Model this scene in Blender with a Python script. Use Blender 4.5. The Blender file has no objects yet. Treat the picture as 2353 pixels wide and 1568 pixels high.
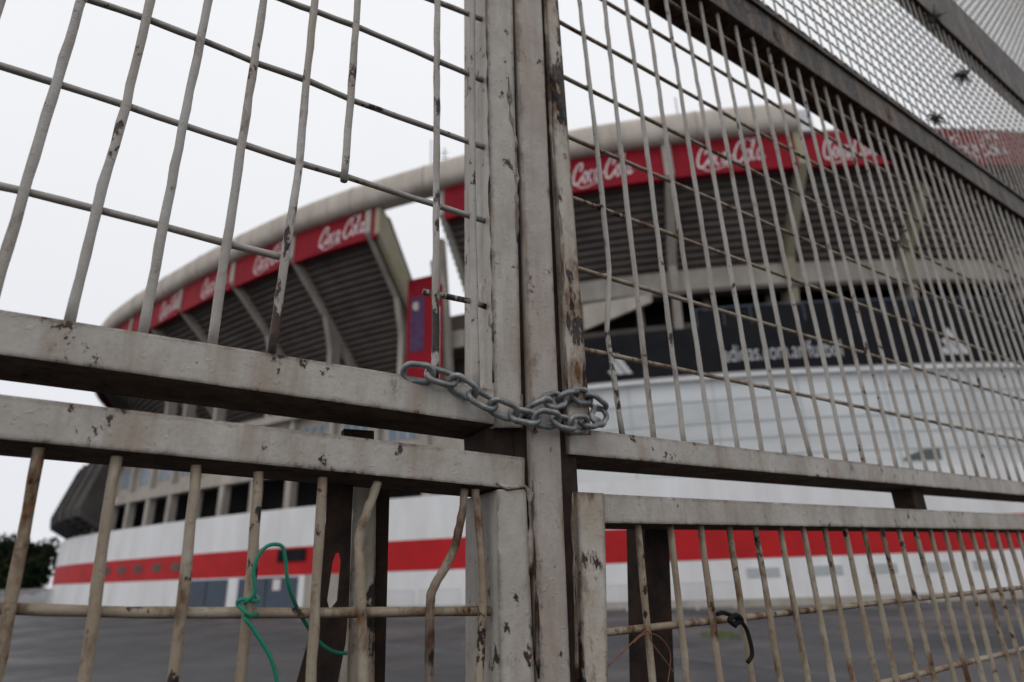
import bpy, bmesh, math, random
from mathutils import Vector, Matrix, noise
random.seed(7)
scene = bpy.context.scene
COL = scene.collection
# ------------------------------------------------------------------ camera model
FPX = 1413.0; CX, CY = 1176.5, 784.0
ST, CT = math.sin(math.radians(20.5)), math.cos(math.radians(20.5))
SR, CR = 0.0347, 0.9994
X = Vector((1, 0, 0)); ZP = Vector((0, -ST, CT)); FW = Vector((0, CT, ST))
RT = X*CR - ZP*SR; UP = X*SR + ZP*CR
EYE = 1.85
C0 = Vector((0, 0, EYE))
def ray(px, py): return FW*FPX + RT*(px-CX) + UP*(CY-py)
def proj(p):
    d = p - C0; k = d.dot(FW)
    return (CX + FPX*d.dot(RT)/k, CY - FPX*d.dot(UP)/k)
g = ray(1215, 1313); g = g*(0.9/g.y); G = Vector((g.x, g.y, 0))
class Plane:
    def __init__(s, vx, vy):
        d = ray(vx, vy); d.z = 0; s.d = d.normalized(); s.n = Vector((s.d.y, -s.d.x, 0))
    def at(s, t, z, off=0.0):
        p = G + s.d*t + s.n*off; p.z = z; return p
PL = Plane(4150, 1209); PR = Plane(3414, 1235)
def P(px, py, pl, off=0.0):
    r = ray(px, py)
    t = ((G + pl.n*off) - C0).dot(pl.n)/r.dot(pl.n)
    return C0 + r*t
# ------------------------------------------------------------------ node helpers
def nd(nt, t, ins=None, **kw):
    n = nt.nodes.new(t)
    for k, v in kw.items(): setattr(n, k, v)
    for k, v in (ins or {}).items():
        if isinstance(v, bpy.types.NodeSocket): nt.links.new(v, n.inputs[k])
        else: n.inputs[k].default_value = v
    return n
def newmat(name):
    m = bpy.data.materials.new(name); m.use_nodes = True
    nt = m.node_tree; return m, nt, nt.nodes['Principled BSDF']
def c4(c): return (c[0], c[1], c[2], 1)
def mrange(nt, v, a, b, c=0.0, d=1.0):
    return nd(nt, 'ShaderNodeMapRange', {0: v, 1: a, 2: b, 3: c, 4: d}).outputs[0]
def math_(nt, op, a, b): return nd(nt, 'ShaderNodeMath', {0: a, 1: b}, operation=op).outputs[0]
def mix(nt, f, a, b, bt='MIX'):
    return nd(nt, 'ShaderNodeMixRGB', {0: f, 1: a if isinstance(a, bpy.types.NodeSocket) else c4(a), 2: b if isinstance(b, bpy.types.NodeSocket) else c4(b)}, blend_type=bt).outputs[0]
def nz(nt, co, sc, det=4, ro=.6, stretch=None):
    if stretch:
        co = nd(nt, 'ShaderNodeMapping', {0: co, 3: stretch}).outputs[0]
    return nd(nt, 'ShaderNodeTexNoise', {'Vector': co, 'Scale': sc, 'Detail': det, 'Roughness': ro}).outputs[0]
def paint(name, A, B, chip=.66, rust=.66, shade_rust=.92, edge=True, bump=.25, cst=(1, 1, .7), spec=.3, csc=48, wear=False, ek=.2, bigk=.07, stain=.62):
    m, nt, bs = newmat(name)
    co = nd(nt, 'ShaderNodeTexCoord').outputs['Object']
    geo = nd(nt, 'ShaderNodeNewGeometry')
    base = mix(nt, mrange(nt, nz(nt, co, 9, 6, .7), .35, .65), A, B)
    base = mix(nt, mrange(nt, nz(nt, co, 70, 4, .7), .5, .75, 0, .4), base, (.27, .225, .18))
    sm = nz(nt, co, 6.5, 5, .65, (3, 3, .45))
    base = mix(nt, mrange(nt, sm, .47, .68, 0, stain), base, (.24, .17, .115))
    if edge:
        bv = nd(nt, 'ShaderNodeBevel', {'Radius': .011}, samples=2).outputs[0]
        dt = nd(nt, 'ShaderNodeVectorMath', {0: bv, 1: geo.outputs['True Normal']}, operation='DOT_PRODUCT').outputs['Value']
        e = mrange(nt, dt, 1.0, .88, 0, 1)
    else: e = 0.0
    n3 = math_(nt, 'ADD', nz(nt, co, 16, 6, .7, (1.2, 1.2, .6)), math_(nt, 'MULTIPLY', e, ek))
    rf = mrange(nt, n3, rust-.03, rust+.12, 0, .92)
    rcol = mix(nt, mrange(nt, nz(nt, co, 90, 3, .7), .35, .65), (.15, .058, .02), (.035, .016, .010))
    col = mix(nt, rf, base, rcol)
    n2 = math_(nt, 'ADD', nz(nt, co, csc, 6, .66, cst), math_(nt, 'MULTIPLY', e, ek*.85))
    big = mrange(nt, nz(nt, co, 7, 2, .5), .4, .65, -bigk, bigk)
    n2 = math_(nt, 'ADD', n2, big)
    if wear:
        zz = nd(nt, 'ShaderNodeSeparateXYZ', {0: co}).outputs[2]
        n2 = math_(nt, 'ADD', n2, math_(nt, 'MULTIPLY', mrange(nt, zz, 2.45, 2.2, -.03, .09), mrange(nt, zz, 1.9, 2.0, 0, 1)))
    halo = mrange(nt, n2, chip-.03, chip, 0, .55)
    col = mix(nt, halo, col, (.11, .065, .04))
    cf = mrange(nt, n2, chip, chip+.012)
    col = mix(nt, cf, col, mix(nt, mrange(nt, nz(nt, co, 50, 2, .6), .45, .6), (.018, .015, .015), (.06, .03, .018)))
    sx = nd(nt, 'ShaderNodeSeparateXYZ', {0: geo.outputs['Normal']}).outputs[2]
    uf = math_(nt, 'MULTIPLY', mrange(nt, sx, -.35, -.8), shade_rust)  # underside shade painted into the colour of downward faces, mixed with brown rust
    col = mix(nt, uf, col, mix(nt, mrange(nt, nz(nt, co, 30, 4, .7), .4, .6), (.03, .017, .012), (.075, .045, .032)))
    nt.links.new(col, bs.inputs['Base Color'])
    dull = math_(nt, 'MAXIMUM', rf, uf)
    nt.links.new(mrange(nt, dull, 0, 1, .5, 1.0), bs.inputs['Roughness'])
    nt.links.new(mrange(nt, dull, 0, .8, spec, 0.03), bs.inputs['Specular IOR Level'])
    h = math_(nt, 'SUBTRACT', nz(nt, co, 160, 3, .6), math_(nt, 'MULTIPLY', cf, .9))
    vor = nd(nt, 'ShaderNodeTexNoise', {'Vector': co, 'Scale': 90.0, 'Detail': 2.0}).outputs[0]
    h = math_(nt, 'ADD', h, math_(nt, 'MULTIPLY', mrange(nt, vor, .63, .70), .7))
    b = nd(nt, 'ShaderNodeBump', {'Strength': bump*1.7, 'Distance': .0015, 'Height': h})
    nt.links.new(b.outputs[0], bs.inputs['Normal'])
    return m
def plain(name, A, B=None, sc=2.0, rough=.7, metal=0.0, stretch=None, bump=0.0, lo=.35, hi=.65, spec=.25):
    m, nt, bs = newmat(name)
    B = B or A
    co = nd(nt, 'ShaderNodeTexCoord').outputs['Object']
    n = nz(nt, co, sc, 6, .65, stretch)
    col = mix(nt, mrange(nt, n, lo, hi), A, B)
    nt.links.new(col, bs.inputs['Base Color'])
    bs.inputs['Roughness'].default_value = rough; bs.inputs['Metallic'].default_value = metal
    bs.inputs['Specular IOR Level'].default_value = spec
    if bump:
        b = nd(nt, 'ShaderNodeBump', {'Strength': bump, 'Distance': .002, 'Height': nz(nt, co, sc*8, 4, .6)})
        nt.links.new(b.outputs[0], bs.inputs['Normal'])
    return m
M = {}
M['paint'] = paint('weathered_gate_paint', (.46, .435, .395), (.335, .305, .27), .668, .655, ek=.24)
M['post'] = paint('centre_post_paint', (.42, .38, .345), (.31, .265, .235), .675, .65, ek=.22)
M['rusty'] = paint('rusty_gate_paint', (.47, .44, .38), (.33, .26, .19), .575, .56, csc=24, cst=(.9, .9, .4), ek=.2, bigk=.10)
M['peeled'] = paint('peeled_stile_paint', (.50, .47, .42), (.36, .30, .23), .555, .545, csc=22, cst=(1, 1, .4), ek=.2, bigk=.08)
M['bar'] = paint('painted_bar', (.42, .405, .375), (.31, .285, .26), .65, .625, shade_rust=.5, edge=False, stain=.45)
M['flaked'] = paint('flaked_bar', (.46, .44, .42), (.34, .32, .30), .545, .60, shade_rust=.3, edge=False, cst=(.8, .8, .3), wear=True)
M['lowbar'] = paint('dirty_bar', (.38, .335, .265), (.24, .18, .115), .64, .53, shade_rust=.5, edge=False)
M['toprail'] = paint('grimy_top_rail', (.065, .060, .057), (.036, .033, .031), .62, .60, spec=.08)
M['mesh'] = plain('mesh_wire', (.07, .07, .072), (.14, .135, .13), 20, .7)
M['galv'] = plain('galvanised_steel', (.29, .295, .29), (.12, .125, .125), 55, .40, .6, bump=.5, spec=.4)
M['black'] = plain('black_steel', (.016, .013, .012), (.05, .03, .022), 25, .8, bump=.4, spec=.15)
M['green'] = plain('green_wire_sheath', (.010, .14, .085), (.014, .2, .12), 10, .4)
M['strap'] = plain('black_strap', (.009,)*3, (.015,)*3, 10, .8, spec=.1)
M['burr'] = plain('dried_stalk', (.05, .045, .04), (.09, .08, .07), 20, .9, spec=.1)
M['copper'] = plain('copper_wire', (.22, .09, .055), (.12, .06, .04), 60, .6, .3)
M['concrete'] = plain('beige_concrete', (.44, .40, .35), (.29, .26, .225), .8, .85, stretch=(1, 1, .4))
M['rim'] = plain('rim_concrete', (.56, .505, .445), (.42, .365, .315), .9, .85, stretch=(1, 1, .3), spec=.1)
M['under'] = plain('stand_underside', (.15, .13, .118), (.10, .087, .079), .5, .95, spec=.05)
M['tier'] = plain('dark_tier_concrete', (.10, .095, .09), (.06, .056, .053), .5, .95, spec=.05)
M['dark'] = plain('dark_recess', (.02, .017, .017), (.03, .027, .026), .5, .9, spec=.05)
M['white'] = plain('white_wall_paint', (.80, .80, .81), (.67, .66, .66), .6, .7, stretch=(1, 1, .25))
M['panel'] = plain('white_facade_panel', (.63, .65, .66), (.47, .485, .485), .22, .5, stretch=(.5, .5, 2.5))
M['seam'] = plain('facade_seam', (.42, .44, .45), None, 1, .6)
M['line'] = plain('worn_road_paint', (.14, .14, .145), (.07, .07, .07), 2, .8)
M['red'] = plain('red_wall_paint', (.50, .012, .016), (.37, .010, .013), .6, .6)
M['redband'] = plain('red_sign_panel', (.27, .007, .018), (.19, .005, .013), .5, .6, spec=.12)
M['letter'] = plain('white_lettering', (.68, .62, .62), None, 1, .6)
M['dimletter'] = plain('grey_lettering', (.48, .48, .50), None, 1, .6)
M['fascia'] = plain('black_fascia', (.013, .013, .016), (.019, .019, .022), 1, .8, spec=.06)
M['blue'] = plain('blue_grey_door', (.08, .10, .135), (.065, .08, .11), 1, .6)
M['glass'] = plain('window_glass', (.13, .17, .22), (.2, .24, .28), 1.5, .25)
M['smoke'] = plain('smoked_window', (.07, .085, .08), (.12, .14, .13), 1, .3)
M['lichen'] = plain('lichen_concrete', (.30, .275, .16), (.34, .305, .25), .9, .9)
M['navy'] = plain('poster_navy', (.045, .02, .06), (.09, .04, .12), 3, .6)
M['whitemetal'] = plain('white_railing', (.6, .6, .6), (.48, .48, .48), 2, .5)
M['bark'] = plain('bark', (.09, .07, .05), (.05, .04, .03), 3, .9)
M['leaf'] = plain('leaf', (.015, .025, .013), (.03, .042, .02), .6, .9, spec=.05)
M['grassm'] = plain('weed_green', (.08, .12, .03), (.12, .14, .05), 3, .8)
# asphalt
m, nt, bs = newmat('asphalt')
co = nd(nt, 'ShaderNodeTexCoord').outputs['Object']
col = mix(nt, mrange(nt, nz(nt, co, .22, 7, .65), .38, .62), (.038, .038, .041), (.07, .069, .071))
col = mix(nt, mrange(nt, nz(nt, co, 1.2, 6, .75, (1, .3, 1)), .58, .68, 0, .55), col, (.10, .10, .10))
col = mix(nt, mrange(nt, nz(nt, co, 40, 3, .7), .5, .8, 0, .5), col, (.11, .11, .11))
nt.links.new(col, bs.inputs['Base Color'])
nt.links.new(mrange(nt, nz(nt, co, .3, 4, .6), .4, .6, .40, .85), bs.inputs['Roughness'])
bs.inputs['Specular IOR Level'].default_value = .35
b = nd(nt, 'ShaderNodeBump', {'Strength': .5, 'Distance': .01, 'Height': nz(nt, co, 60, 4, .7)}); nt.links.new(b.outputs[0], bs.inputs['Normal'])
M['asphalt'] = m
# ------------------------------------------------------------------ object helpers
def thing(name, label, cat, loc=(0, 0, 0), group=None):
    o = bpy.data.objects.new(name, None); COL.objects.link(o); o.location = loc; o.empty_display_size = .2
    o['label'] = label; o['category'] = cat
    if group: o['group'] = group
    return o
def mk(name, bm, mat, parent=None, smooth=False, label=None, kind=None):
    bmesh.ops.recalc_face_normals(bm, faces=bm.faces)
    me = bpy.data.meshes.new(name); bm.to_mesh(me); bm.free()
    me.materials.append(M[mat])
    if smooth:
        for f in me.polygons: f.use_smooth = True
    o = bpy.data.objects.new(name, me); COL.objects.link(o)
    if parent:
        o.parent = parent
        if parent.parent is None: o.matrix_parent_inverse = Matrix.Translation(-parent.location)
    if label: o['label'] = label
    if kind: o['kind'] = kind
    return o
def tag(o, label, cat, group=None):
    o['label'] = label; o['category'] = cat
    if group: o['group'] = group
    return o
def resample(pts, step):
    out = [pts[0].copy()]
    for a, b in zip(pts, pts[1:]):
        n = max(1, int((b-a).length/step))
        for i in range(1, n+1): out.append(a.lerp(b, i/n))
    return out
def smoothp(pts, n=8):
    out = []
    P_ = [pts[0]] + list(pts) + [pts[-1]]
    for i in range(1, len(P_)-2):
        a, b, c, d = P_[i-1], P_[i], P_[i+1], P_[i+2]
        for k in range(n):
            t = k/n
            out.append(.5*((2*b)+(c-a)*t+(2*a-5*b+4*c-d)*t*t+(3*b-a-3*c+d)*t**3))
    out.append(pts[-1]); return out
def tube(bm, pts, r, seg=8, closed=False):
    n = len(pts); rings = []; nrm = None
    for i, p in enumerate(pts):
        if closed: t = pts[(i+1) % n]-pts[i-1]
        else: t = pts[min(i+1, n-1)]-pts[max(i-1, 0)]
        t.normalize()
        if nrm is None:
            a = Vector((0, 0, 1)) if abs(t.z) < .9 else Vector((1, 0, 0))
            nrm = t.cross(a).normalized()
        nrm = (nrm - t*nrm.dot(t)).normalized(); bn = t.cross(nrm)
        rr = r[i] if isinstance(r, list) else r
        rings.append([bm.verts.new(p + (nrm*math.cos(2*math.pi*k/seg)+bn*math.sin(2*math.pi*k/seg))*rr) for k in range(seg)])
    for i in range(n if closed else n-1):
        A, B = rings[i], rings[(i+1) % n]
        for k in range(seg): bm.faces.new((A[k], A[(k+1) % seg], B[(k+1) % seg], B[k]))
    if not closed:
        bm.faces.new(rings[0][::-1]); bm.faces.new(rings[-1])
def blob(bm, c, r, sc=(1, 1, 1)):
    mtx = Matrix.Translation(c) @ Matrix.Diagonal((sc[0], sc[1], sc[2], 1))
    bmesh.ops.create_icosphere(bm, subdivisions=2, radius=r, matrix=mtx)
def rodmesh(bm, pts, r, step=.03, wob=.0006):
    pts = resample(pts, step)
    rs = [r*(1+random.uniform(-.07, .09)) for _ in pts]
    pts = [p + Vector((random.uniform(-wob, wob), random.uniform(-wob, wob), 0)) for p in pts]
    tube(bm, pts, rs, 10)
def prism(front, n, depth, bev=.003, seg=2):
    bm = bmesh.new()
    A = [bm.verts.new(p) for p in front]; B = [bm.verts.new(p - n*depth) for p in front]
    k = len(front)
    bm.faces.new(A); bm.faces.new(B[::-1])
    for i in range(k): bm.faces.new((A[i], B[i], B[(i+1) % k], A[(i+1) % k]))
    if bev:
        bmesh.ops.recalc_face_normals(bm, faces=bm.faces)
        bmesh.ops.bevel(bm, geom=list(bm.edges), offset=bev, segments=seg, profile=.6, affect='EDGES')
    return bm
def box(bm, lo, hi, mtx=None):
    vs = [Vector((x, y, z)) for x in (lo[0], hi[0]) for y in (lo[1], hi[1]) for z in (lo[2], hi[2])]
    if mtx: vs = [mtx @ v for v in vs]
    v = [bm.verts.new(p) for p in vs]
    for f in ((0, 1, 3, 2), (4, 6, 7, 5), (0, 4, 5, 1), (2, 3, 7, 6), (0, 2, 6, 4), (1, 5, 7, 3)): bm.faces.new([v[i] for i in f])
def down(p, z): q = p.copy(); q.z = z; return q
# ================================================================== GATE
ZTOP = P(1625, 0, PR).z      # underside height of the top rail
ZTOP2 = P(1722, 0, PR).z
D = .115
zr = lambda px, py: P(px, py, PR).z
# ---- left leaf
gl = thing('gate_leaf', 'left gate leaf of welded bars with a missing rod and sagging rails', 'gate', (PL.at(-.5, 0)))
def qL(name, pts, off, depth, mat, ext=None, parent=gl, pl=PL, bev=.003):
    F = [P(x, y, pl, off) for x, y in pts]
    if ext == 'down': F = [F[0], F[1], F[2], down(F[2], .02), down(F[3], .02), F[3]]
    if ext == 'up': F = [down(F[0], ZTOP), down(F[1], ZTOP), F[1], F[2], F[3], F[0]]
    return mk(name, prism(F, pl.n, depth, bev), mat, parent)
def extrap(px0, py0, px1, py1, px): return py0+(py1-py0)*(px-px0)/(px1-px0)
lx = -420
qL('middle_rail', [(lx, extrap(0, 710, 1130, 893, lx)), (1203, 905), (1203, 986), (lx, extrap(0, 815, 1115, 972, lx))], 0, D, 'paint')
qL('lower_rail', [(lx, extrap(0, 905, 1195, 1050, lx)), (1207, 1051), (1207, 1127), (lx, extrap(0, 1010, 1200, 1127, lx))], 0, D, 'paint')
qL('upper_stile', [(1119, -30), (1178, -30), (1201, 984), (1138, 984)], .002, D+.004, 'paint', 'up')
qL('lower_stile', [(1143, 1124), (1210, 1124), (1231, 1600), (1150, 1600)], .002, D+.004, 'paint', 'down')
qL('spacer_plate', [(1116, 984), (1204, 984), (1208, 1052), (1120, 1052)], -.012, D-.03, 'black', bev=.001)
qL('seam_strip', [(1150, -30), (1200, -30), (1240, 1600), (1200, 1600)], -.010, .02, 'black', 'up', bev=0)
qL('stop_plate', [(790, 985), (860, 990), (860, 1018), (790, 1008)], -.09, .02, 'black', bev=.001)
tr = [PL.at(-1.4, ZTOP2), PL.at(0, ZTOP2), PL.at(0, ZTOP+.001), PL.at(-1.4, ZTOP+.001)]
mk('top_rail', prism(tr, PL.n, D), 'toprail', gl)
def isect(a, b):
    (x1, y1), (x2, y2) = a; (x3, y3), (x4, y4) = b
    d = (x1-x2)*(y3-y4)-(y1-y2)*(x3-x4)
    if abs(d) < 1e-6: return None
    px = ((x1*y2-y1*x2)*(x3-x4)-(x1-x2)*(x3*y4-y3*x4))/d; py = ((x1*y2-y1*x2)*(y3-y4)-(y1-y2)*(x3*y4-y3*x4))/d
    e = 3
    if min(x1, x2)-e <= px <= max(x1, x2)+e and min(y1, y2)-e <= py <= max(y1, y2)+e and min(x3, x4)-e <= px <= max(x3, x4)+e and min(y3, y4)-e <= py <= max(y3, y4)+e: return px, py
def rodL(name, pxs, r, off, mat, top=False, bottom=False, cross=None, wob=.0006):
    pts = [P(x, y, PL, off) for x, y in pxs]
    if top:
        a, b = pts[0], pts[1]; d = (a-b).normalized(); pts.insert(0, a + d*((ZTOP-a.z)/d.z))
    if bottom: pts.append(down(pts[-1], .06))
    bm = bmesh.new(); rodmesh(bm, pts, r, wob=wob)
    for v in (cross or []):
        for a in zip(v, v[1:]):
            for b in zip(pxs, pxs[1:]):
                q = isect(a, b)
                if q: blob(bm, P(q[0]+random.uniform(-2, 2), q[1]+random.uniform(1, 6), PL, -.021), .0056, (1.1, 1, random.uniform(.9, 1.3)))
    return mk(name, bm, mat, gl, True)
VS = [([(205, -60), (-32, 735)], 'bar'), ([(360, -60), (290, 240), (222, 480), (158, 750)], 'bar'), ([(492, -60), (410, 340), (326, 775)], 'bar'),
      ([(615, -60), (560, 300), (520, 570), (486, 800)], 'bar'), ([(729, -60), (705, 180), (688, 375), (655, 590), (622, 828)], 'flaked'),
      ([(826, -60), (806, 230), (790, 417)], 'bar'), ([(1005, -60), (1003, 430), (1000, 880)], 'flaked'), ([(1086, -60), (1085, 400), (1094, 900)], 'bar'),
      ([(20, -60), (-230, 690)], 'bar'), ([(-180, -60), (-480, 660)], 'bar')]
for p, mt in VS: rodL('vertical_bar', p, .0058, -.016, mt, top=True)
HS = [[(760, -88), (1000, 3), (1120, 50)], [(300, -135), (645, -2), (820, 62), (1000, 138), (1120, 190)],
      [(-400, -230), (200, -2), (340, 45), (475, 97), (592, 146), (706, 185), (812, 232), (1004, 300), (1120, 342)],
      [(-420, 20), (0, 152), (135, 194), (290, 243), (425, 290), (560, 333), (690, 376), (800, 408), (990, 468), (1120, 510)],
      [(-420, 330), (0, 428), (60, 441), (220, 481), (380, 522), (520, 560), (665, 596)], [(972, 671), (1085, 694), (1122, 707)]]
for i, p in enumerate(HS):
    rodL('horizontal_bar', p, .0050, -.025, 'flaked' if i == 5 else 'bar', cross=[v for v, _ in VS])
LV = [([(90, 1030), (35, 1330), (-18, 1600)], .0058), ([(268, 1050), (235, 1260), (190, 1600)], .0058), ([(452, 1070), (425, 1330), (392, 1600)], .0058),
      ([(595, 1085), (580, 1300), (550, 1600)], .0058), ([(742, 1098), (730, 1300), (712, 1600)], .0058),
      ([(868, 1108), (850, 1160), (827, 1230), (828, 1320), (832, 1420), (836, 1600)], .0058),
      ([(1068, 1125), (1060, 1190), (1040, 1270), (1000, 1345), (988, 1400), (986, 1600)], .0058),
      ([(1092, 1125), (1103, 1230), (1110, 1380), (1100, 1600)], .0058), ([(-120, 1010), (-250, 1600)], .0058)]
for i, (p, r) in enumerate(LV):
    pts = p if i not in (5, 6, 7) else [tuple(v) for v in smoothp([Vector(q) for q in p], 5)]
    rodL('lower_bar', pts, r, -.016, 'rusty' if i == 6 else 'lowbar', bottom=True)
rodL('lower_crossbar', [(-420, 1396), (20, 1399), (300, 1408), (700, 1409), (1145, 1404)], .0062, -.028, 'lowbar', cross=[v for v, _ in LV])
br = [PL.at(-1.2, .13), PL.at(-.06, .13), PL.at(-.06, .06), PL.at(-1.2, .06)]
mk('bottom_rail', prism(br, PL.n, D), 'paint', gl)
# weld seams
def seam(pl, pxs, off, r, mat, parent, amp=.6, step=.022):
    pts = resample([P(x, y, pl, off) for x, y in pxs], step)
    bm = bmesh.new(); tube(bm, [p + Vector((random.uniform(-.0007, .0007), 0, 0)) for p in pts], [r*random.uniform(1-amp, 1+amp) for _ in pts], 7)
    mk('weld_seam', bm, mat, parent, True)
seam(PL, [(1168, 175), (1171, 260), (1186, 330), (1188, 560)], .001, .0030, 'paint', gl, .8, .014)
seam(PL, [(1140, 1110), (1165, 1122), (1205, 1118), (1217, 1135), (1220, 1320)], .001, .0034, 'paint', gl, .7, .012)
seam(PL, [(1117, -20), (1127, 500), (1135, 880)], -.002, .0018, 'rusty', gl, .9)
# ---- centre post
gp = thing('gate_post', 'rounded centre post between the two gate leaves, chain wrapped across it', 'post', down(G, 0))
F = [P(1186, -30, PL, .006), P(1247, -30, PL, .006), P(1319, 1600, PL, .006), P(1242, 1600, PL, .006)]
F = [down(F[0], ZTOP), down(F[1], ZTOP), F[1], F[2], down(F[2], .0), down(F[3], .0), F[3], F[0]]
bm = prism(F, PL.n, .06, .013, 6)
mk('tube', bm, 'post', gp, False)
seam(PL, [(1221, 960), (1228, 1180), (1238, 1560)], .0, .0022, 'rusty', gp, .8)
seam(PL, [(1251, -20), (1266, 300), (1291, 560), (1303, 900)], .0, .0026, 'rusty', gp, .8)
seam(PL, [(1314, 1130), (1326, 1560)], .0, .0024, 'rusty', gp, .8)
# ---- right leaf
gr = thing('gate_leaf', 'right gate leaf of close set vertical bars receding under a dark top rail', 'gate', PR.at(2, 0))
SE = 8.5
def qR(name, pts, off, depth, mat, ext=None, bev=.003): return qL(name, pts, off, depth, mat, ext, gr, PR, bev)
qR('upper_stile', [(1254, -30), (1281, -30), (1360, 1000), (1306, 1000)], .002, D+.004, 'peeled', 'up')
qR('lower_stile', [(1326, 1130), (1390, 1133), (1400, 1600), (1340, 1600)], .002, D+.004, 'peeled', 'down')
qR('seam_strip', [(1235, -30), (1262, -30), (1355, 1600), (1300, 1600)], -.008, .02, 'black', 'up', bev=0)
def railR(name, z1, z0, s0, mat, off=0, depth=D, s1=SE, bev=.003):
    F = [PR.at(s0, z1, off), PR.at(s1, z1, off), PR.at(s1, z0, off), PR.at(s0, z0, off)]
    return mk(name, prism(F, PR.n, depth, bev), mat, gr)
def sR(px, py): return (P(px, py, PR)-G).dot(PR.d)
zm1, zm0 = zr(1380, 990), zr(1310, 1045)
railR('middle_rail', zm1, zm0, sR(1306, 1010), 'paint')
zl1, zl0 = zr(1390, 1135), zr(1390, 1203)
railR('lower_rail', zl1, zl0, sR(1370, 1160), 'paint')
railR('top_rail', ZTOP2, ZTOP, -.02, 'toprail', .003)
mk('rail_lip', prism([PR.at(0, ZTOP2+.004, .012), PR.at(SE, ZTOP2+.004, .012), PR.at(SE, ZTOP2-.018, .012), PR.at(0, ZTOP2-.018, .012)], PR.n, .02, .002), 'toprail', gr)
z2a, z2b = zr(2105, 0), zr(2190, 0)
railR('upper_beam', z2b, z2a, 0, 'toprail', .003, .06)
railR('bottom_rail', .13, .06, .06, 'paint')
mk('spacer_block', prism([PR.at(sR(2130, 1150), zm0, -.03), PR.at(sR(2155, 1150), zm0, -.03), PR.at(sR(2155, 1150), zl1, -.03), PR.at(sR(2130, 1150), zl1, -.03)], PR.n, .05, 0), 'black', gr)
basey = lambda px: 1235+(px-3414)*(1235-990)/(3414-1380)
SB = []
for n in range(68):
    px = 3414 - 1/(5.033e-4+1.96e-5*n)
    s = (P(px, basey(px), PR, -.016)-G).dot(PR.d); SB.append(s)
    bm = bmesh.new()
    if n == 0:
        pts = [P(x, y, PR, -.016) for x, y in [(1330, -10), (1352, 170), (1376, 380), (1400, 620), (1394, 760), (1408, 850), (1430, 1000)]]
        pts.insert(0, down(pts[0], ZTOP))
    elif n == 7:
        a = P(1818, 890, PR, -.016); pts = [PR.at(SB[7]+.002, ZTOP, -.016), down(a, a.z), P(1864, 1055, PR, -.016)]; pts[0] = down(a, ZTOP)
    else:
        j = random.uniform(-.003, .003)
        pts = [PR.at(s+j, ZTOP+.002, -.016), PR.at(s-j, (zm1+ZTOP)/2, -.016+random.uniform(-.003, .003)), PR.at(s, zm1-.01, -.016)]
    rodmesh(bm, pts, .0048, .06 if n > 20 else .035)
    mk('vertical_bar', bm, 'bar', gr, True)
zs = [zr(x, y) for x, y in ((1345, 790), (1332, 600), (1320, 435), (1305, 290), (1294, 150), (1281, 20))]
dz = (zs[-1]-zs[0])/5
while zs[-1]+dz < ZTOP-.02: zs.append(zs[-1]+dz)
for z in zs:
    bm = bmesh.new(); rodmesh(bm, [PR.at(.03, z, -.025), PR.at(2, z+.002, -.025), PR.at(SE, z, -.025)], .0044, .08)
    for n, s in enumerate(SB[:30]): blob(bm, PR.at(s+.002, z-.002, -.02), .0056, (1.1, 1, 1))
    mk('horizontal_bar', bm, 'lowbar', gr, True)
for n in range(52):
    px = 3414 - 1/(5.13e-4+2.06e-5*n)
    s = (P(px, 1205, PR, -.016)-G).dot(PR.d)
    bm = bmesh.new(); j = random.uniform(-.006, .006)
    rodmesh(bm, [PR.at(s, zl0+.01, -.016), PR.at(s+j, 1.5, -.016+random.uniform(-.004, .004)), PR.at(s, .1, -.016)], .0054, .05)
    mk('lower_bar', bm, 'lowbar', gr, True)
for (x, y) in ((1400, 1458), (2080, 1568)):
    z = zr(x, y)
    bm = bmesh.new(); rodmesh(bm, [PR.at(.05, z, -.026), PR.at(SE, z, -.026)], .0056, .05)
    mk('lower_crossbar', bm, 'lowbar', gr, True)
# upper wire mesh
def meshpanel(z0, z1, name):
    bm = bmesh.new()
    s = .1
    while s < SE: tube(bm, [PR.at(s, z0, -.015), PR.at(s, z1, -.015)], .0032, 5); s += .066
    mk(name, bm, 'bar', gr)
    bm = bmesh.new(); z = z0+.02
    while z < z1:
        pts = []; s = .1; k = 0
        while s < SE: pts.append(PR.at(s, z+(.0035 if k % 2 else -.0035), -.021)); s += .033; k += 1
        tube(bm, pts, .0030, 5); z += .060
    mk(name, bm, 'mesh', gr)
meshpanel(ZTOP2, z2a, 'wire_mesh'); meshpanel(z2b, z2b+1.6, 'wire_mesh')
# ---- post behind, strap behind, dark post
F = [P(813, 1075, PL, -.13), P(866, 1080, PL, -.13), P(862, 1600, PL, -.13), P(797, 1600, PL, -.13)]
F = F[:3] + [down(F[2], 0), down(F[3], 0)] + [F[3]]
mk_o = mk('rear_post', prism(F, Vector((PL.n.x, PL.n.y, 0)).normalized(), .05, .003), 'rusty')
tag(mk_o, 'rusty pale square post standing behind the lower left panel', 'post')
F = [P(866, 1075, PL, -.15), P(897, 1080, PL, -.15), P(884, 1600, PL, -.15), P(862, 1600, PL, -.15)]
F = F[:3] + [down(F[2], 0), down(F[3], 0)] + [F[3]]
o = mk('rear_angle', prism(F, PL.n, .012, .001), 'black'); tag(o, 'narrow black steel angle beside the rear post on the left', 'steel angle')
bm = bmesh.new()
ol = [(752, 1090), (748, 1200), (735, 1290), (722, 1390), (705, 1480), (672, 1600)]
orr = [(812, 1090), (806, 1200), (803, 1290), (800, 1390), (792, 1480), (768, 1600)]
def pv(q): return bm.verts.new(P(q[0], q[1], PL, -.10))
OL = [pv(q) for q in ol]; OR = [pv(q) for q in orr]
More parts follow.
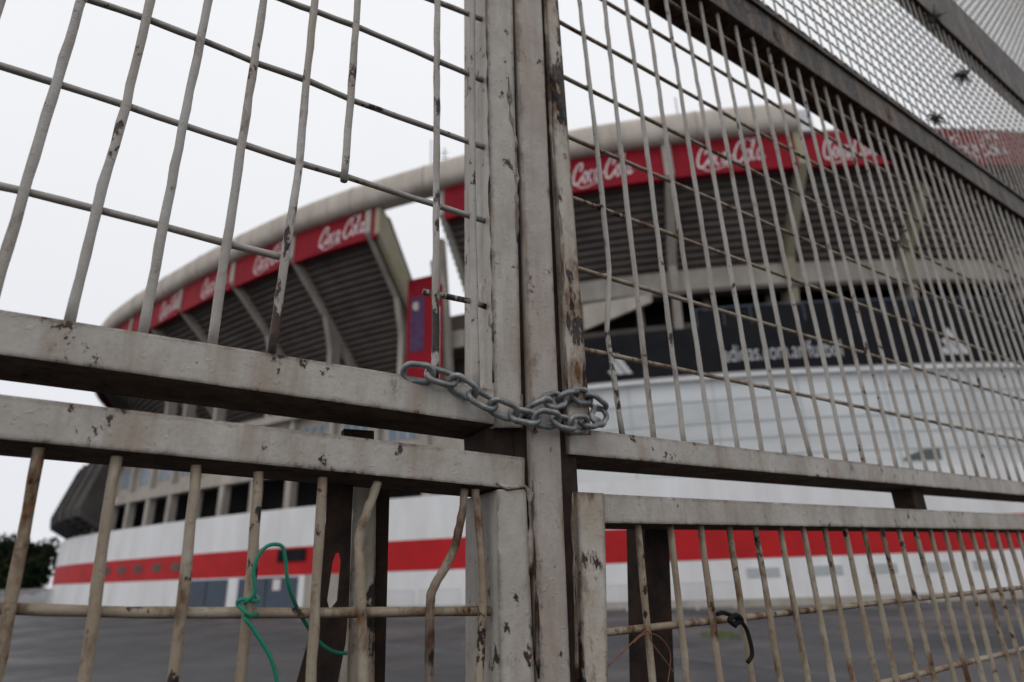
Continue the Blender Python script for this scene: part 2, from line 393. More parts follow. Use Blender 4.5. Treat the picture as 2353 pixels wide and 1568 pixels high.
IL = [pv(q) for q in [(770, 1272), (763, 1290), (750, 1380), (755, 1398)]]; IR = [pv(q) for q in [(779, 1271), (782, 1290), (774, 1380), (760, 1399)]]
bm.faces.new((OL[0], OR[0], OR[1], OL[1])); bm.faces.new((OL[1], OR[1], IR[0], IL[0]))
bm.faces.new((OL[1], IL[0], IL[1], OL[2])); bm.faces.new((OR[1], OR[2], IR[1], IR[0]))
bm.faces.new((OL[2], IL[1], IL[2], OL[3])); bm.faces.new((OR[2], OR[3], IR[2], IR[1]))
bm.faces.new((OL[3], IL[2], IL[3], OL[4])); bm.faces.new((OR[3], OR[4], IR[3], IR[2])); bm.faces.new((OL[4], IL[3], IR[3], OR[4]))
bm.faces.new((OL[4], OR[4], OR[5], OL[5]))
vb = [bm.verts.new(down(OL[5].co, .3)), bm.verts.new(down(OR[5].co, .3))]; bm.faces.new((OL[5], OR[5], vb[1], vb[0]))
bmesh.ops.recalc_face_normals(bm, faces=bm.faces)
bmesh.ops.solidify(bm, geom=list(bm.faces), thickness=.005)
o = mk('slotted_strap', bm, 'black'); tag(o, 'black slotted metal strap hanging behind the lower left bars', 'metal strap')
F = [P(1480, 1180, PR, -.12), P(1536, 1185, PR, -.12), P(1552, 1600, PR, -.12), P(1494, 1600, PR, -.12)]
F = F[:3] + [down(F[2], 0), down(F[3], 0)] + [F[3]]
o = mk('rear_post', prism(F, PR.n, .05, .003), 'black'); tag(o, 'black steel post standing behind the lower right panel', 'post')
# ---- chain
ch = thing('chain', 'galvanised steel chain looped around the gate stiles at the middle rails', 'chain', P(1200, 950, PL, .03))
cp = [(954, 857, .004), (1005, 864, .010), (1052, 882, .014), (1100, 914, .018), (1150, 938, .022), (1200, 956, .026), (1250, 962, .034), (1300, 972, .032), (1345, 974, .024),
      (1374, 960, .012), (1378, 935, .004), (1345, 912, .008), (1300, 914, .014), (1258, 926, .018), (1224, 942, .012)]
pts = smoothp([P(x, y, PL if x < 1260 else PR, o) for x, y, o in cp], 12)
def link_mesh(c, t, nrm, L=.051, Wd=.0335, r=.0046):
    b = nrm.cross(t).normalized(); R_ = Wd/2 - r; H = L/2 - r - R_
    loop = []
    for k in range(13): a = -math.pi/2+math.pi*k/12; loop.append(c + t*(H+R_*math.cos(a)) + b*(R_*math.sin(a)))
    for k in range(13): a = math.pi/2+math.pi*k/12; loop.append(c + t*(-H+R_*math.cos(a)) + b*(R_*math.sin(a)))
    bm = bmesh.new(); tube(bm, loop, r, 12, True); return bm
pitch = .0335; acc = 0; nxt = .004; k = 0
for a, b in zip(pts, pts[1:]):
    seg = (b-a).length
    while acc+seg >= nxt:
        c = a.lerp(b, (nxt-acc)/seg); t = (b-a).normalized()
        view = (C0-c).normalized(); view = (view - t*view.dot(t)).normalized(); side = t.cross(view)
        ang = math.radians((22 if k % 2 == 0 else -55)+random.uniform(-8, 8))
        nrm = view*math.cos(ang)+side*math.sin(ang)
        mk('chain_link', link_mesh(c, t, nrm), 'galv', ch, True); k += 1; nxt += pitch
    acc += seg
# ---- wires
def wire(name, pxs, r, mat, pl, label, cat):
    pts = smoothp([P(x, y, pl, o) for x, y, o in pxs], 8)
    bm = bmesh.new(); tube(bm, pts, r, 10); o = mk(name, bm, mat, None, True); tag(o, label, cat)
wire('twisted_wire', [(645, 1610, .0), (625, 1520, .0), (585, 1450, 0), (562, 1418, -.003), (572, 1402, -.028), (592, 1408, -.028), (575, 1415, .0), (548, 1390, -.004), (556, 1378, -.002), (590, 1382, -.006), (592, 1372, -.03), (570, 1372, -.03), (562, 1386, -.004), (585, 1360, .0), (583, 1310, 0), (598, 1272, 0),
      (620, 1253, 0), (648, 1256, -.002), (656, 1290, -.004), (664, 1350, -.01), (690, 1412, -.04), (728, 1470, -.05), (765, 1497, -.05), (798, 1502, -.05)], .0022, 'green', PL, 'green plastic coated wire twisted around a lower left bar', 'wire')
wire('tied_strap', [(1648, 1412, 0), (1662, 1408, .0), (1690, 1420, .0), (1712, 1440, 0), (1724, 1475, 0), (1728, 1505, 0), (1718, 1522, 0)], .0034, 'strap', PR, 'black strap tied over the lower right crossbar', 'strap')
wire('knotted_strap', [(1690, 1438, 0), (1676, 1425, .004), (1692, 1414, .004), (1704, 1426, .002), (1688, 1434, .0)], .004, 'strap', PR, 'small black knot on the lower right crossbar', 'knot')
wire('copper_wire', [(1393, 1536, 0), (1430, 1500, 0), (1470, 1460, 0), (1490, 1452, 0), (1500, 1480, 0), (1530, 1520, 0), (1548, 1545, 0)], .0010, 'copper', PR, 'thin copper wire looped over the lower right crossbar', 'wire')
wire('copper_wire', [(1455, 1478, .002), (1480, 1458, .004), (1512, 1462, .004), (1540, 1500, .002), (1535, 1570, 0)], .0009, 'copper', PR, 'frayed brown wire hanging beside the copper wire', 'wire')
for (x, y, lb) in ((2210, 175, 'larger dried plant tuft caught in the upper mesh'), (2145, 40, 'spiky dried tuft caught near the top edge of the mesh'), (2150, 275, 'small wiry tuft caught low in the upper mesh')):
    bm = bmesh.new(); c = P(x, y, PR, .02); sc = (c-C0).length*.012*(.6 if y == 275 else 1)
    for _ in range(90):
        d = Vector((random.gauss(0, 1), random.gauss(0, .6), random.gauss(0, 1))).normalized()*sc*random.uniform(.2, 1.3)
        tube(bm, [c-d*.1, c+d*.5+Vector((0, 0, .004)), c+d+Vector((random.gauss(0, .012), 0, random.gauss(0, .012)))], .0017, 4)
    o = mk('dried_tuft', bm, 'burr'); tag(o, lb, 'plant tuft')
# ================================================================== STADIUM
ctrl = [(-60, 108), (-55, 88), (-49, 70), (-40.4, 57.3), (-27.5, 46.7), (-14.6, 38.3), (-3.5, 33.4), (4, 31.1), (10.5, 29.9), (16.5, 29.4), (26, 29.6), (34, 31), (46, 35.5), (60, 44), (72, 60)]
curve = smoothp([Vector((x, y, 0)) for x, y in ctrl], 24)
AL = [0.0]
for a, b in zip(curve, curve[1:]): AL.append(AL[-1]+(b-a).length)
import bisect
def S(u, off, z):
    i = min(max(bisect.bisect_right(AL, u)-1, 0), len(curve)-2)
    t = (u-AL[i])/(AL[i+1]-AL[i]); p = curve[i].lerp(curve[i+1], t)
    d0 = (curve[min(i+1, len(curve)-1)]-curve[max(i-1, 0)]).normalized(); d1 = (curve[min(i+2, len(curve)-1)]-curve[i]).normalized()
    d = d0.lerp(d1, t).normalized()
    q = p + Vector((d.y, -d.x, 0))*off; q.z = EYE+z; return q
UL = AL[24*3]-1.5
UEND = AL[-1]
def u_of(px, off=0, z=10):
    best = None; u = UL
    while u < UEND-12:
        e = abs(proj(S(u, off, z))[0]-px)
        if best is None or e < best[0]: best = (e, u)
        u += .08
    return best[1]
def strip(bm, u0, u1, prof, closed=False, step=1.2):
    n = max(1, int((u1-u0)/step)); rows = []
    for i in range(n+1):
        u = u0+(u1-u0)*i/n; rows.append([bm.verts.new(S(u, o, z)) for o, z in prof])
    m_ = len(prof)
    for A, B in zip(rows, rows[1:]):
        for k in range(m_ if closed else m_-1):
            bm.faces.new((A[k], A[(k+1) % m_], B[(k+1) % m_], B[k]))
    if closed: bm.faces.new(rows[0]); bm.faces.new(rows[-1][::-1])
def sbox(bm, u0, u1, o0, o1, z0, z1): strip(bm, u0, u1, [(o0, z0), (o1, z0), (o1, z1), (o0, z1)], True)
def slab(bm, u, th, poly):
    A = [bm.verts.new(S(u-th/2, o, z)) for o, z in poly]; B = [bm.verts.new(S(u+th/2, o, z)) for o, z in poly]; k = len(poly)
    bm.faces.new(A); bm.faces.new(B[::-1])
    for i in range(k): bm.faces.new((A[i], B[i], B[(i+1) % k], A[(i+1) % k]))
st = thing('stadium', 'large concrete stadium with red sign band, dark stand undersides and white base behind the gate', 'stadium', S(u_of(1100), -6, -EYE))
uGapL, uGapR = u_of(872, 0, 21.5), u_of(1005, 0, 21.5)
uRimEnd = u_of(1815, 0, 24)
def sgn(v, p): return math.copysign(abs(v)**p, v)
rimprof = lambda g_: [(.1+(.85+g_)*sgn(math.cos(a), .6), 23.98+(.96+g_)*sgn(math.sin(a), .75)) for a in [2*math.pi*k/20 for k in range(20)]]
bm = bmesh.new(); strip(bm, 6, uRimEnd, rimprof(0), True)
mk('rim_beam', bm, 'rim', st)
uu = 8
while uu < uRimEnd-.3:
    bm = bmesh.new(); strip(bm, uu, uu+.10, rimprof(.03), True); uu += 5.6; mk('rim_joint', bm, 'concrete', st)
bm = bmesh.new(); sbox(bm, uRimEnd+.2, uRimEnd+1.0, -1, .6, 22.9, 24.4); mk('rim_end_block', bm, 'panel', st)
bm = bmesh.new(); strip(bm, uRimEnd+1.2, UEND-8, [(.0, 23.2), (.1, 23.2), (.1, 23.32), (0, 23.32)], True); mk('rim_handrail', bm, 'concrete', st)
def steps(o0, z0, o1, z1, n):
    pr = []
    for i in range(n):
        a, b = i/n, (i+1)/n
        pr.append((o0+(o1-o0)*a, z0+(z1-z0)*a)); pr.append((o0+(o1-o0)*a-.001, z0+(z1-z0)*b))
    return pr+[(o1, z1)]
def under(bm, u0, u1, o1, z1, n):
    pr = steps(-.2, 21.6, o1, z1, n)
    strip(bm, u0, u1, pr + [(o1-1, z1+.2), (-1.2, 22.9), (-.2, 22.9)], True)
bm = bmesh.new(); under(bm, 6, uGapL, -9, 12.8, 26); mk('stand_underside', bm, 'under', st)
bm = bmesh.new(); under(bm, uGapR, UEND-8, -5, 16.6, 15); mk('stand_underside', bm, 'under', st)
left_ribs = [u_of(p, .2, 21.5) for p in (300, 345, 415, 535, 672, 848)]
right_ribs = [u_of(p, .2, 21.5) for p in (1015, 1535, 1838, 2135, 2420, 2700)]
bands = []
def band(u0, u1): 
    bm = bmesh.new(); sbox(bm, u0, u1, -.15, .25, 20.75, 23.0); o = mk('sign_band', bm, 'redband', st); bands.append((u0, u1, o)); return o
e = [8] + left_ribs
for a, b in zip(e, e[1:]): band(a+.22, b-.22)
band(left_ribs[-1]+.25, uGapL)
for a, b in zip(right_ribs, right_ribs[1:]): band(a+.25, b-.25)
def ell(cx, cy, rx, ry, a0=0, a1=360, n=16): return [(cx+rx*math.cos(math.radians(a0+(a1-a0)*k/n)), cy+ry*math.sin(math.radians(a0+(a1-a0)*k/n))) for k in range(n+1)]
def bigC(x): return [(x+.72, .66), (x+.86, .78), (x+.92, .95), (x+.78, 1.06), (x+.5, .98), (x+.24, .7), (x+.12, .36), (x+.2, .08), (x+.45, -.02), (x+.75, .10), (x+1.02, .34)]
XH = .29
def lowa(x): return [(ell(x, XH, .17, XH, 50, 410), .07), ([(x+.21, .58), (x+.18, .2), (x+.26, .0), (x+.46, .14)], .07)]
GL = [(bigC(0), .10), (ell(1.28, XH, .18, XH, 90, 450), .072), ([(1.44, .5), (1.6, .46)], .05), (ell(1.84, XH, .19, XH, 45, 315), .072)] + lowa(2.38) + \
     [([(2.84, .34), (3.10, .38)], .08), (bigC(3.12), .10), (ell(4.40, XH, .18, XH, 90, 450), .072), ([(4.58, .45), (4.82, .7), (4.95, 1.02), (4.86, 1.12), (4.76, .9), (4.74, .3), (4.82, .02), (4.98, .14)], .065)] + lowa(5.34) + \
     [([(.55, -.04), (.8, -.2), (1.3, -.27), (2.0, -.18), (2.6, -.12), (3.0, -.2)], .05), ([(3.9, .98), (4.2, 1.14), (4.5, 1.1), (4.72, .95)], .045)]
def script_letters(px0, px1, z0, h, parent):
    u0, u1 = u_of(px0, .3, 22), u_of(px1, .3, 22); k = (u1-u0)/5.85
    bm = bmesh.new()
    for gi, (pts_, w) in enumerate(GL):
        p = smoothp([Vector((x, y, 0)) for x, y in pts_], 4); n = len(p); L_ = []; R2 = []
        for i, q in enumerate(p):
            t = (p[min(i+1, n-1)]-p[max(i-1, 0)]).normalized(); nn = Vector((-t.y, t.x, 0))
            ww = w*.6*(.65+.65*abs(t.y)); 
            for sg, arr in ((1, L_), (-1, R2)):
                r = q+nn*ww*sg; arr.append(bm.verts.new(S(u0+(r.x+.28*r.y)*k, .27+.003*gi, z0+r.y*h+(r.x-2.9)*.03)))
        for i in range(n-1): bm.faces.new((L_[i], L_[i+1], R2[i+1], R2[i]))
    mk('script_lettering', bm, 'letter', parent)
def bandfor(px):
    u = u_of(px, .25, 22)
    for a, b, o in bands:
        if a <= u <= b: return o
    return bands[0][2]
for a, b in ((732, 838), (583, 658), (464, 522), (368, 410), (1312, 1454), (1597, 1755), (1885, 2018), (2178, 2312)):
    script_letters(a, b, 21.3, 1.3, bandfor((a+b)/2))
for u in left_ribs:
    bm = bmesh.new()
    slab(bm, u, .42, [(.35, 22.9), (.35, 21.2), (-3.2, 17.9), (-3.9, 15.5), (-4.0, 4), (-4.7, 4), (-4.8, 16.2), (-6.5, 14.2), (-7, 14.5), (-5, 18), (-.2, 21.7), (-.2, 22.9)])
    mk('rib', bm, 'concrete', st)
bm = bmesh.new(); slab(bm, uGapL, .35, [(.3, 22.9), (.3, 21.0), (-9.2, 12.2), (-9.4, 13.2), (-.3, 22.9)]); mk('end_wall', bm, 'lichen', st)
for i, u in enumerate(right_ribs):
    bm = bmesh.new()
    if i == 0: slab(bm, u, .35, [(.2, 22.9), (.2, 21.2), (-5, 15.8), (-5, 17.5), (-.3, 22)])
    else: slab(bm, u, .5, [(.4, 23.2), (.4, 20.9), (-3.4, 17.0), (-4.2, 13), (-4.6, 9.5), (-5.3, 9.5), (-5.2, 16.8), (-.3, 22)])
    mk('rib', bm, 'lichen' if i in (2, 3) else 'concrete', st)
bm = bmesh.new(); sbox(bm, 6, uGapL, -9.6, -8.6, 12.0, 13.2); mk('ring_beam', bm, 'concrete', st)
bm = bmesh.new(); sbox(bm, uGapR+1, UEND-8, -5.2, -4.0, 15.5, 16.9); mk('ring_beam', bm, 'concrete', st)
bm = bmesh.new(); sbox(bm, uGapR+1, UEND-8, -4.4, -3.7, 15.2, 15.45); mk('ledge', bm, 'under', st)
bm = bmesh.new(); sbox(bm, uGapR+1, UEND-8, -6.2, -4.8, 13.3, 13.75); mk('gallery_ledge', bm, 'under', st)
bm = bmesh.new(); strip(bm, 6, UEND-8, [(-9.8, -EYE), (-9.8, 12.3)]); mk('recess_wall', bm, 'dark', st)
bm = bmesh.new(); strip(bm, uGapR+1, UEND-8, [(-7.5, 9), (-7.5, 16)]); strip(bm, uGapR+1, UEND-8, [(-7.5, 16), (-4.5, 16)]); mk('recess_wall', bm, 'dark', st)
uM = u_of(1075, -1, 8)
uu = uM+1.5
while uu < UEND-9:
    bm = bmesh.new(); sbox(bm, uu, uu+.45, -5.9, -5.4, 12, 15.5); mk('gallery_upright', bm, 'concrete', st); uu += 4.4
bm = bmesh.new(); strip(bm, 6, UEND-8, [(0, -EYE), (0, .18), (-.3, .18), (-.3, -EYE)], True); mk('base_wall', bm, 'white', st)
bm = bmesh.new(); strip(bm, 6, UEND-8, [(.01, .18), (.01, 1.72), (-.3, 1.72), (-.3, .18)], True); mk('red_stripe', bm, 'red', st)
bm = bmesh.new(); strip(bm, 6, UEND-8, [(0, 1.72), (0, 3.95), (-.3, 3.95), (-.3, 1.72)], True); mk('parapet_wall', bm, 'white', st)
bm = bmesh.new(); strip(bm, uM, UEND-8, [(-.3, 3.9), (-2.3, 4.0)]); mk('ledge', bm, 'concrete', st)
bm = bmesh.new(); strip(bm, 6, UEND-8, [(.03, -EYE), (.03, -EYE+.35), (0.0, -EYE+.35)]); mk('plinth', bm, 'concrete', st)
bm = bmesh.new(); strip(bm, uM, UEND-8, [(-2.2, 3.9), (-2.2, 9.6), (-2.6, 9.6), (-2.6, 3.9)], True); mk('glazed_facade', bm, 'panel', st)
bm = bmesh.new()
for z in (5.2, 6.1, 7.0, 8.2): sbox(bm, uM, UEND-8, -2.2, -2.16, z-.02, z+.02)
u = uM
while u < UEND-8: sbox(bm, u, u+.04, -2.2, -2.17, 3.9, 9.6); u += 4.6
mk('facade_mullions', bm, 'seam', st)
bm = bmesh.new(); sbox(bm, uM, UEND-8, -2.6, -1.9, 9.35, 9.64); mk('white_trim', bm, 'white', st)
bm = bmesh.new(); sbox(bm, uM, UEND-8, -2.4, -1.8, 9.65, 12.3); fas = mk('black_fascia', bm, 'fascia', st)
bm = bmesh.new()
u = u_of(1600, -1.8, 12.5)
sbox(bm, u, UEND-8, -1.9, -1.84, 13.35, 13.42)
uu = u
while uu < UEND-8: sbox(bm, uu, uu+.06, -1.9, -1.84, 12.3, 13.4); uu += 1.5
mk('terrace_railing', bm, 'blue', st)
bm = bmesh.new(); strip(bm, u, UEND-8, [(-1.87, 12.3), (-1.87, 13.3)]); mk('terrace_panels', bm, 'fascia', st)
def text_on(string, px0, px1, z0, h, off, parent):
    cu = bpy.data.curves.new('t', 'FONT'); cu.body = string; ob = bpy.data.objects.new('t', cu); COL.objects.link(ob)
    bpy.context.view_layer.update()
    me = bpy.data.meshes.new_from_object(ob.evaluated_get(bpy.context.evaluated_depsgraph_get()))
    xs = [v.co.x for v in me.vertices]; ys = [v.co.y for v in me.vertices]
    x0, x1, y0, y1 = min(xs), max(xs), min(ys), max(ys)
    u0, u1 = u_of(px0, off, z0), u_of(px1, off, z0)
    bm = bmesh.new(); bm.from_mesh(me)
    for v in bm.verts: v.co = S(u0+(v.co.x-x0)/(x1-x0)*(u1-u0), off, z0+(v.co.y-y0)/(y1-y0)*h)
    bpy.data.objects.remove(ob); bpy.data.curves.remove(cu); bpy.data.meshes.remove(me)
    mk('lettering', bm, 'dimletter', parent)
text_on('adidas.com.ar/futbol', 1665, 1940, 10.15, .95, -1.77, fas)
def three_bars(px, w, z0):
    u = u_of(px, -1.77, 11); bm = bmesh.new()
    for (xr, L) in ((-.24, .42), (.16, .92), (.56, 1.38)):
        wd = .33
        ax, ay = -.5*L, .86*L
        q = [(xr-wd, 0), (xr, 0), (xr+ax, ay), (xr+ax-wd*.78, ay-.16)]
        if L < .5: q = [(xr-wd*.95, 0), (xr, 0), (xr+ax, ay), (xr+ax-wd*.75, ay-.14)]
        bm.faces.new([bm.verts.new(S(u+a*w, -1.77, z0+b*w*.95)) for a, b in q])
    mk('three_bar_emblem', bm, 'dimletter', fas)
three_bars(1425, 1.1, 9.95); three_bars(2190, 1.35, 10.05)
for a, b in ((1715, 1790), (1860, 1935), (1995, 2060), (2120, 2180), (2235, 2290)):
    bm = bmesh.new(); u0, u1 = u_of(a, 0, -.4), u_of(b, 0, -.4); sbox(bm, u0, u1, -.02, .03, -.62, -.22); mk('vent', bm, 'seam', st)
bm = bmesh.new(); u0, u1 = u_of(2070, -2, 5), u_of(2165, -2, 5)
bm.faces.new([bm.verts.new(S(a, -2.14, z)) for a, z in ((u0, 4.6), (u1, 4.6), (u1, 5.15), (u0+1.2, 5.1), (u0+.4, 4.85))]); mk('dark_window', bm, 'smoke', st)
bm = bmesh.new(); u0, u1 = u_of(1332, -1.2, 14), u_of(1500, -1.2, 14.5)
A = [S(u0, -2.5, 13.1), S(u1, -2.5, 14.4), S(u1, -2.5, 14.9), S(u0, -2.5, 14.7)]
mk('stair_flank', prism(A, Vector((0, -1, 0)), .4, 0), 'concrete', st)
bm = bmesh.new(); sbox(bm, 6, uM, -1.3, -.6, 6.1, 6.8); mk('floor_beam', bm, 'concrete', st)
bm = bmesh.new(); strip(bm, 6, uM, [(-1.0, 6.8), (-1.0, 9.6), (-1.5, 9.6), (-1.5, 6.8)], True); mk('upper_wall', bm, 'concrete', st)
bm = bmesh.new(); sbox(bm, 6, uM, -1.6, -.4, 9.6, 10.1); mk('floor_beam', bm, 'concrete', st)
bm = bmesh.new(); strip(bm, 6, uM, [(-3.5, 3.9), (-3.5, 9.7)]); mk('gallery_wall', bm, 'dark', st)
u = UL-4; i = 0
while u < uM:
    bm = bmesh.new(); sbox(bm, u, u+.5, -1.2, -.65, 3.9, 6.1); mk('gallery_column', bm, 'concrete', st)
    bm = bmesh.new(); sbox(bm, u, u+.35, -.99, -.6, 6.8, 9.6); mk('wall_pier', bm, 'concrete', st)
    bm = bmesh.new(); sbox(bm, u+.8, u+2.9, -1.02, -.97, 7.4, 9.0); w = mk('window', bm, 'glass', st)
    bm = bmesh.new()
    for q in (0.8, 1.5, 2.2, 2.84): sbox(bm, u+q, u+q+.06, -.97, -.93, 7.4, 9.0)
    mk('window_frame', bm, 'whitemetal', w)
    u += 3.4; i += 1
uT = u_of(235, 0, 8)
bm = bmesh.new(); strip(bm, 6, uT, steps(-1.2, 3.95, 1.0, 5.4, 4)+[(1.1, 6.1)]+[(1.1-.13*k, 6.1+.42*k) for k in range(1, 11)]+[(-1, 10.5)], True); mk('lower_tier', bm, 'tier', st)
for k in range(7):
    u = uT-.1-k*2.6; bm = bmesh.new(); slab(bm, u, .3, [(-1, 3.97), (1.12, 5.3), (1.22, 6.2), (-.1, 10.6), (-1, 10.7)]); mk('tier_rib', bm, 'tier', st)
for a, b in ((428, 520), (545, 682)):
    bm = bmesh.new(); u0, u1 = u_of(a, 0, -1), u_of(b, 0, -1); sbox(bm, u0, u1, -.05, .04, -EYE, .1); d = mk('door', bm, 'blue', st)
    bm = bmesh.new(); sbox(bm, (u0+u1)/2-.03, (u0+u1)/2+.03, .04, .06, -EYE, .1); mk('door_gap', bm, 'fascia', d)
bm = bmesh.new(); u0, u1 = u_of(700, 0, -1), u_of(780, 0, -1); sbox(bm, u0, u1, 0, .1, -EYE, .17); mk('concrete_pier', bm, 'concrete', st)
for a in (240, 272, 310, 352, 395):
    bm = bmesh.new(); u0 = u_of(a, 0, 1); sbox(bm, u0, u0+1.1, 0, .04, .75, 1.25); mk('vent', bm, 'under', st)
bm = bmesh.new(); u0 = u_of(640, 0, 1.5); sbox(bm, u0, u0+2.2, .03, .1, .95, 1.6); mk('wall_sign', bm, 'fascia', st)
bm = bmesh.new(); u0 = u_of(628, 0, -.4); sbox(bm, u0, u0+.6, .05, .08, -.6, .0); mk('notice', bm, 'letter', st)
bm = bmesh.new(); sbox(bm, u_of(945, -5, 15), u_of(1075, -5, 15), -7, -4.5, 14.0, 15.2); mk('landing_box', bm, 'concrete', st)
bm = bmesh.new(); sbox(bm, u_of(1003, -7, 13), u_of(1090, -7, 13), -8.5, -7.2, 9.6, 17.6); mk('stair_tower', bm, 'under', st)
bm = bmesh.new(); slab(bm, u_of(1000, -5, 18), .5, [(-4.6, 21), (-5.2, 21), (-7.6, 10), (-6.8, 10)]); mk('inclined_column', bm, 'lichen', st)
bm = bmesh.new(); slab(bm, u_of(1032, -4, 18), .4, [(-2.6, 21.3), (-3.1, 21.3), (-4.6, 10), (-4.0, 10)]); mk('inclined_column', bm, 'concrete', st)
pb = thing('hanging_banner', 'tall red hanging banner with dark blue figure panel in the stand gap', 'banner', S(u_of(975, -3, 15), -3, 10.6))
ub0, ub1 = u_of(934, -3, 14), u_of(1016, -3, 14)
bm = bmesh.new(); sbox(bm, ub0, ub1, -3.05, -3.0, 11.0, 18.9); mk('banner_cloth', bm, 'redband', pb)
bm = bmesh.new(); sbox(bm, ub0+.3, ub0+(ub1-ub0)*.5, -2.99, -2.97, 13.6, 17.5); mk('picture_panel', bm, 'navy', pb)
bm = bmesh.new(); bmesh.ops.create_icosphere(bm, subdivisions=2, radius=.25, matrix=Matrix.Translation(S(ub0+.75, -2.93, 16.8)) @ Matrix.Diagonal((1, .1, 1.3, 1))); mk('pale_shape', bm, 'rim', pb)
bm = bmesh.new(); sbox(bm, ub1-.35, ub1-.2, -2.99, -2.97, 11.5, 16.5); mk('white_line', bm, 'letter', pb)
for (px, z1, lb) in ((980, 27.8, 'thin tall mast on the stadium rim left of the centre post'), (1014, 26.8, 'short antenna with crossbars on the rim beside the centre post'), (1562, 27.0, 'small lightning rod on the highest rim section')):
    u = u_of(px, 0, 25); b0 = S(u, -.5, 24.6); bm = bmesh.new(); tube(bm, [b0, down(b0, EYE+z1)], .05, 6)
    if px == 1014:
        for k in range(4): c = down(b0, EYE+25.2+k*.4); tube(bm, [c-Vector((.25, 0, 0)), c+Vector((.25, 0, 0))], .04, 5)
    o = mk('roof_mast', bm, 'seam'); tag(o, lb, 'mast')
# ================================================================== GROUND and things on it
bm = bmesh.new()
vs = [bm.verts.new(v) for v in ((-900, -60, 0), (900, -60, 0), (900, 1500, 0), (-900, 1500, 0))]; bm.faces.new(vs)
o = mk('ground', bm, 'asphalt'); o['kind'] = 'structure'
def gpt(px, py):
    r = ray(px, py); t = -C0.z/r.z; return C0+r*t
bm = bmesh.new()
for q in ([(30, 1436), (95, 1436), (80, 1442), (10, 1442)], [(110, 1428), (165, 1427), (150, 1433), (95, 1434)], [(60, 1419), (110, 1418), (100, 1423), (50, 1424)],
          [(880, 1478), (1050, 1500), (1050, 1505), (880, 1482)], [(1480, 1500), (2000, 1560), (2000, 1564), (1480, 1503)]):
    bm.faces.new([bm.verts.new(gpt(*p)+Vector((0, 0, .004))) for p in q])
o = mk('road_markings', bm, 'line'); o['kind'] = 'structure'
def barrier(label):
    t = thing('crowd_barrier', label, 'barrier', (0, 0, 0), 'white crowd barriers at the stadium base')
    bm = bmesh.new(); tube(bm, [Vector(v) for v in ((-1.1, 0, .1), (-1.1, 0, 1.1), (1.1, 0, 1.1), (1.1, 0, .1))], .025, 6); tube(bm, [Vector((-1.1, 0, .2)), Vector((1.1, 0, .2))], .02, 6); mk('frame', bm, 'whitemetal', t)
    bm = bmesh.new()
    for k in range(15): x = -1+k/7; tube(bm, [Vector((x, 0, .2)), Vector((x, 0, 1.1))], .011, 5)
    mk('bars', bm, 'whitemetal', t)
    bm = bmesh.new()
    for x in (-.8, .8): tube(bm, [Vector((x, -.25, .01)), Vector((x, 0, .12)), Vector((x, .25, .01))], .02, 5)
    mk('feet', bm, 'whitemetal', t)
    return t
b0 = barrier('white crowd barrier standing before the wall, leftmost of the row right of the centre post')
names = ['second white crowd barrier right of the centre post, before the base wall', 'third white crowd barrier right of the centre post, before the base wall', 'fourth white crowd barrier along the right base wall', 'fifth white crowd barrier along the right base wall', 'white crowd barrier standing just left of the centre post before the wall', 'white crowd barrier left of the centre post, seen beside the bent bar']
spots = [1400, 1480, 1560, 1640, 2080, 1010, 905]
def placeb(o, px):
    u = u_of(px, .9, -1.5); p = S(u, .9, -EYE); q = S(u+.5, .9, -EYE); o.location = p; o.rotation_euler = (0, 0, math.atan2((q-p).y, (q-p).x))
for o_ in [c for c in b0.children]: o_.matrix_parent_inverse = Matrix.Identity(4)
for px, nm in zip(spots[1:], names):
    c = b0.copy(); COL.objects.link(c); c['label'] = nm; placeb(c, px)
    for h in b0.children:
        d = h.copy(); COL.objects.link(d); d.parent = c
placeb(b0, spots[0])
ff = thing('railing_fence', 'white picket railing crossing the asphalt at far left', 'fence', gpt(60, 1415))
a, b = gpt(-120, 1420), gpt(215, 1392)
bm = bmesh.new()
for z in (.25, 1.65, ): tube(bm, [a+Vector((0, 0, z)), b+Vector((0, 0, z))], .04, 6)
mk('rails', bm, 'whitemetal', ff)
bm = bmesh.new(); n = int((b-a).length/.28)
for k in range(n+1): p = a.lerp(b, k/n); box(bm, p-Vector((.05, .02, 0)), p+Vector((.05, .02, 1.75)))
mk('pickets', bm, 'whitemetal', ff)
def tree(x, y, h, w, label):
    t = thing('tree', label, 'tree', (x, y, 0), None)
    bm = bmesh.new(); c = Vector((x, y, 0))
    tube(bm, [c, c+Vector((.1, 0, h*.3)), c+Vector((0, .1, h*.55)), c+Vector((.2, 0, h*.8))], [w*.05, w*.04, w*.03, w*.012], 8)
    for k in range(7):
        a = k*.9; tube(bm, [c+Vector((0, 0, h*.25)), c+Vector((math.cos(a)*w*.22, math.sin(a)*w*.2, h*.5)), c+Vector((math.cos(a)*w*.4, math.sin(a)*w*.35, h*.7))], [w*.025, w*.015, w*.006], 5)
    mk('trunk', bm, 'bark', t)
    bm = bmesh.new()
    cl = []
    for _ in range(46):
        a = random.uniform(0, 6.28); rr = math.sqrt(random.random())*.46; zz = random.uniform(.2, .92)*(1-.35*rr*2*rr*2)
        cl.append((c+Vector((math.cos(a)*rr*w, math.sin(a)*rr*w, h*max(zz, .18))), random.uniform(.1, .17)*w))
    for cc, r in cl:
        for _ in range(170):
            d = Vector((random.gauss(0, 1), random.gauss(0, 1), random.gauss(0, .8))).normalized()*r*random.uniform(.3, 1.05); p = cc+d
            u_ = Vector((random.gauss(0, 1), random.gauss(0, 1), random.gauss(0, 1))).normalized()*.3; v_ = u_.orthogonal().normalized()*.22
            bm.faces.new([bm.verts.new(q) for q in (p-u_, p+v_, p+u_, p-v_)])
    mk('crown', bm, 'leaf', t)
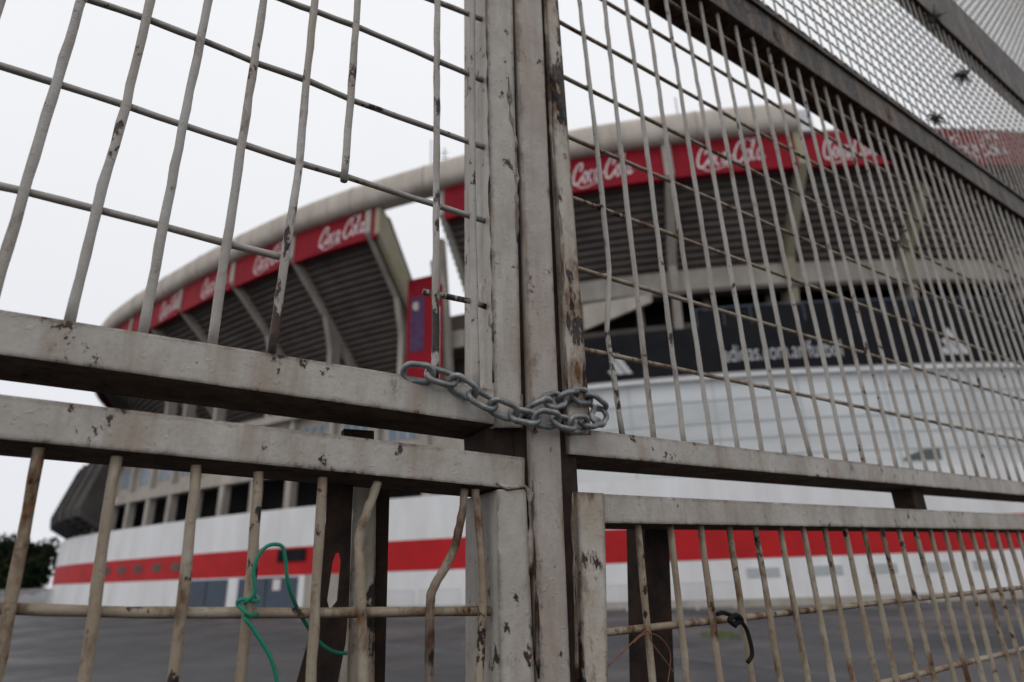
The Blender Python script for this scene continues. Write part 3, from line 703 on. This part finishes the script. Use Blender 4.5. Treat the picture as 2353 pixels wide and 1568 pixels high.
tree(-70, 88, 9.0, 13, 'dark leafy tree at the left edge of the view')
tree(-63, 98, 6.8, 10, 'shorter dark tree beside the stadium end at far left')
tree(-92, 108, 10.5, 16, 'broad dark tree farthest beyond the left edge')
bm = bmesh.new(); c = gpt(1660, 1462)
for _ in range(240):
    p = c+Vector((random.gauss(0, .28), random.gauss(0, .5), 0)); q = p+Vector((random.gauss(0, .05), random.gauss(0, .05), random.uniform(.05, .14)))
    bm.faces.new([bm.verts.new(v) for v in (p-Vector((.012, 0, 0)), p+Vector((.012, 0, 0)), q)])
o = mk('weeds', bm, 'grassm'); o['kind'] = 'stuff'; tag(o, 'low green weeds growing from the asphalt behind the lower right bars', 'weeds')
# ================================================================== LIGHT, WORLD, CAMERA
w = bpy.data.worlds.new('World'); scene.world = w; w.use_nodes = True; nt = w.node_tree
bg = nt.nodes['Background']
sky = nd(nt, 'ShaderNodeTexSky', sky_type='NISHITA', sun_disc=False, sun_elevation=math.radians(55), sun_rotation=math.radians(-150))
co = nd(nt, 'ShaderNodeTexCoord').outputs['Generated']
zc = nd(nt, 'ShaderNodeSeparateXYZ', {0: co}).outputs[2]
ov = mix(nt, mrange(nt, zc, 0, .7), (8.0, 8.15, 8.6), (9.4, 9.5, 9.75))
cl = mix(nt, mrange(nt, nz(nt, co, 1.6, 5, .5), .3, .7, 0, .25), ov, (7.3, 7.4, 7.8))
nt.links.new(mix(nt, .98, sky.outputs[0], cl), bg.inputs[0]); bg.inputs[1].default_value = .1
sd = bpy.data.lights.new('sun', 'SUN'); sd.energy = .5; sd.angle = math.radians(20); sd.color = (1, .98, .95)
so = bpy.data.objects.new('sun', sd); COL.objects.link(so); so.rotation_euler = (math.radians(35), 0, math.radians(-30))
cd = bpy.data.cameras.new('camera'); cam = bpy.data.objects.new('camera', cd); COL.objects.link(cam); scene.camera = cam
cd.sensor_width = 36; cd.lens = 36*FPX/2353; cd.clip_start = .02; cd.clip_end = 3000
mw = Matrix((RT, UP, -FW)).transposed().to_4x4(); mw.translation = C0; cam.matrix_world = mw
cd.dof.use_dof = True; cd.dof.aperture_fstop = 3.2
fp = P(1215, 945, PL, .01); cd.dof.focus_distance = (fp-C0).dot(FW)
scene.view_settings.view_transform = 'Standard'; scene.view_settings.look = 'None'; scene.view_settings.exposure = 0
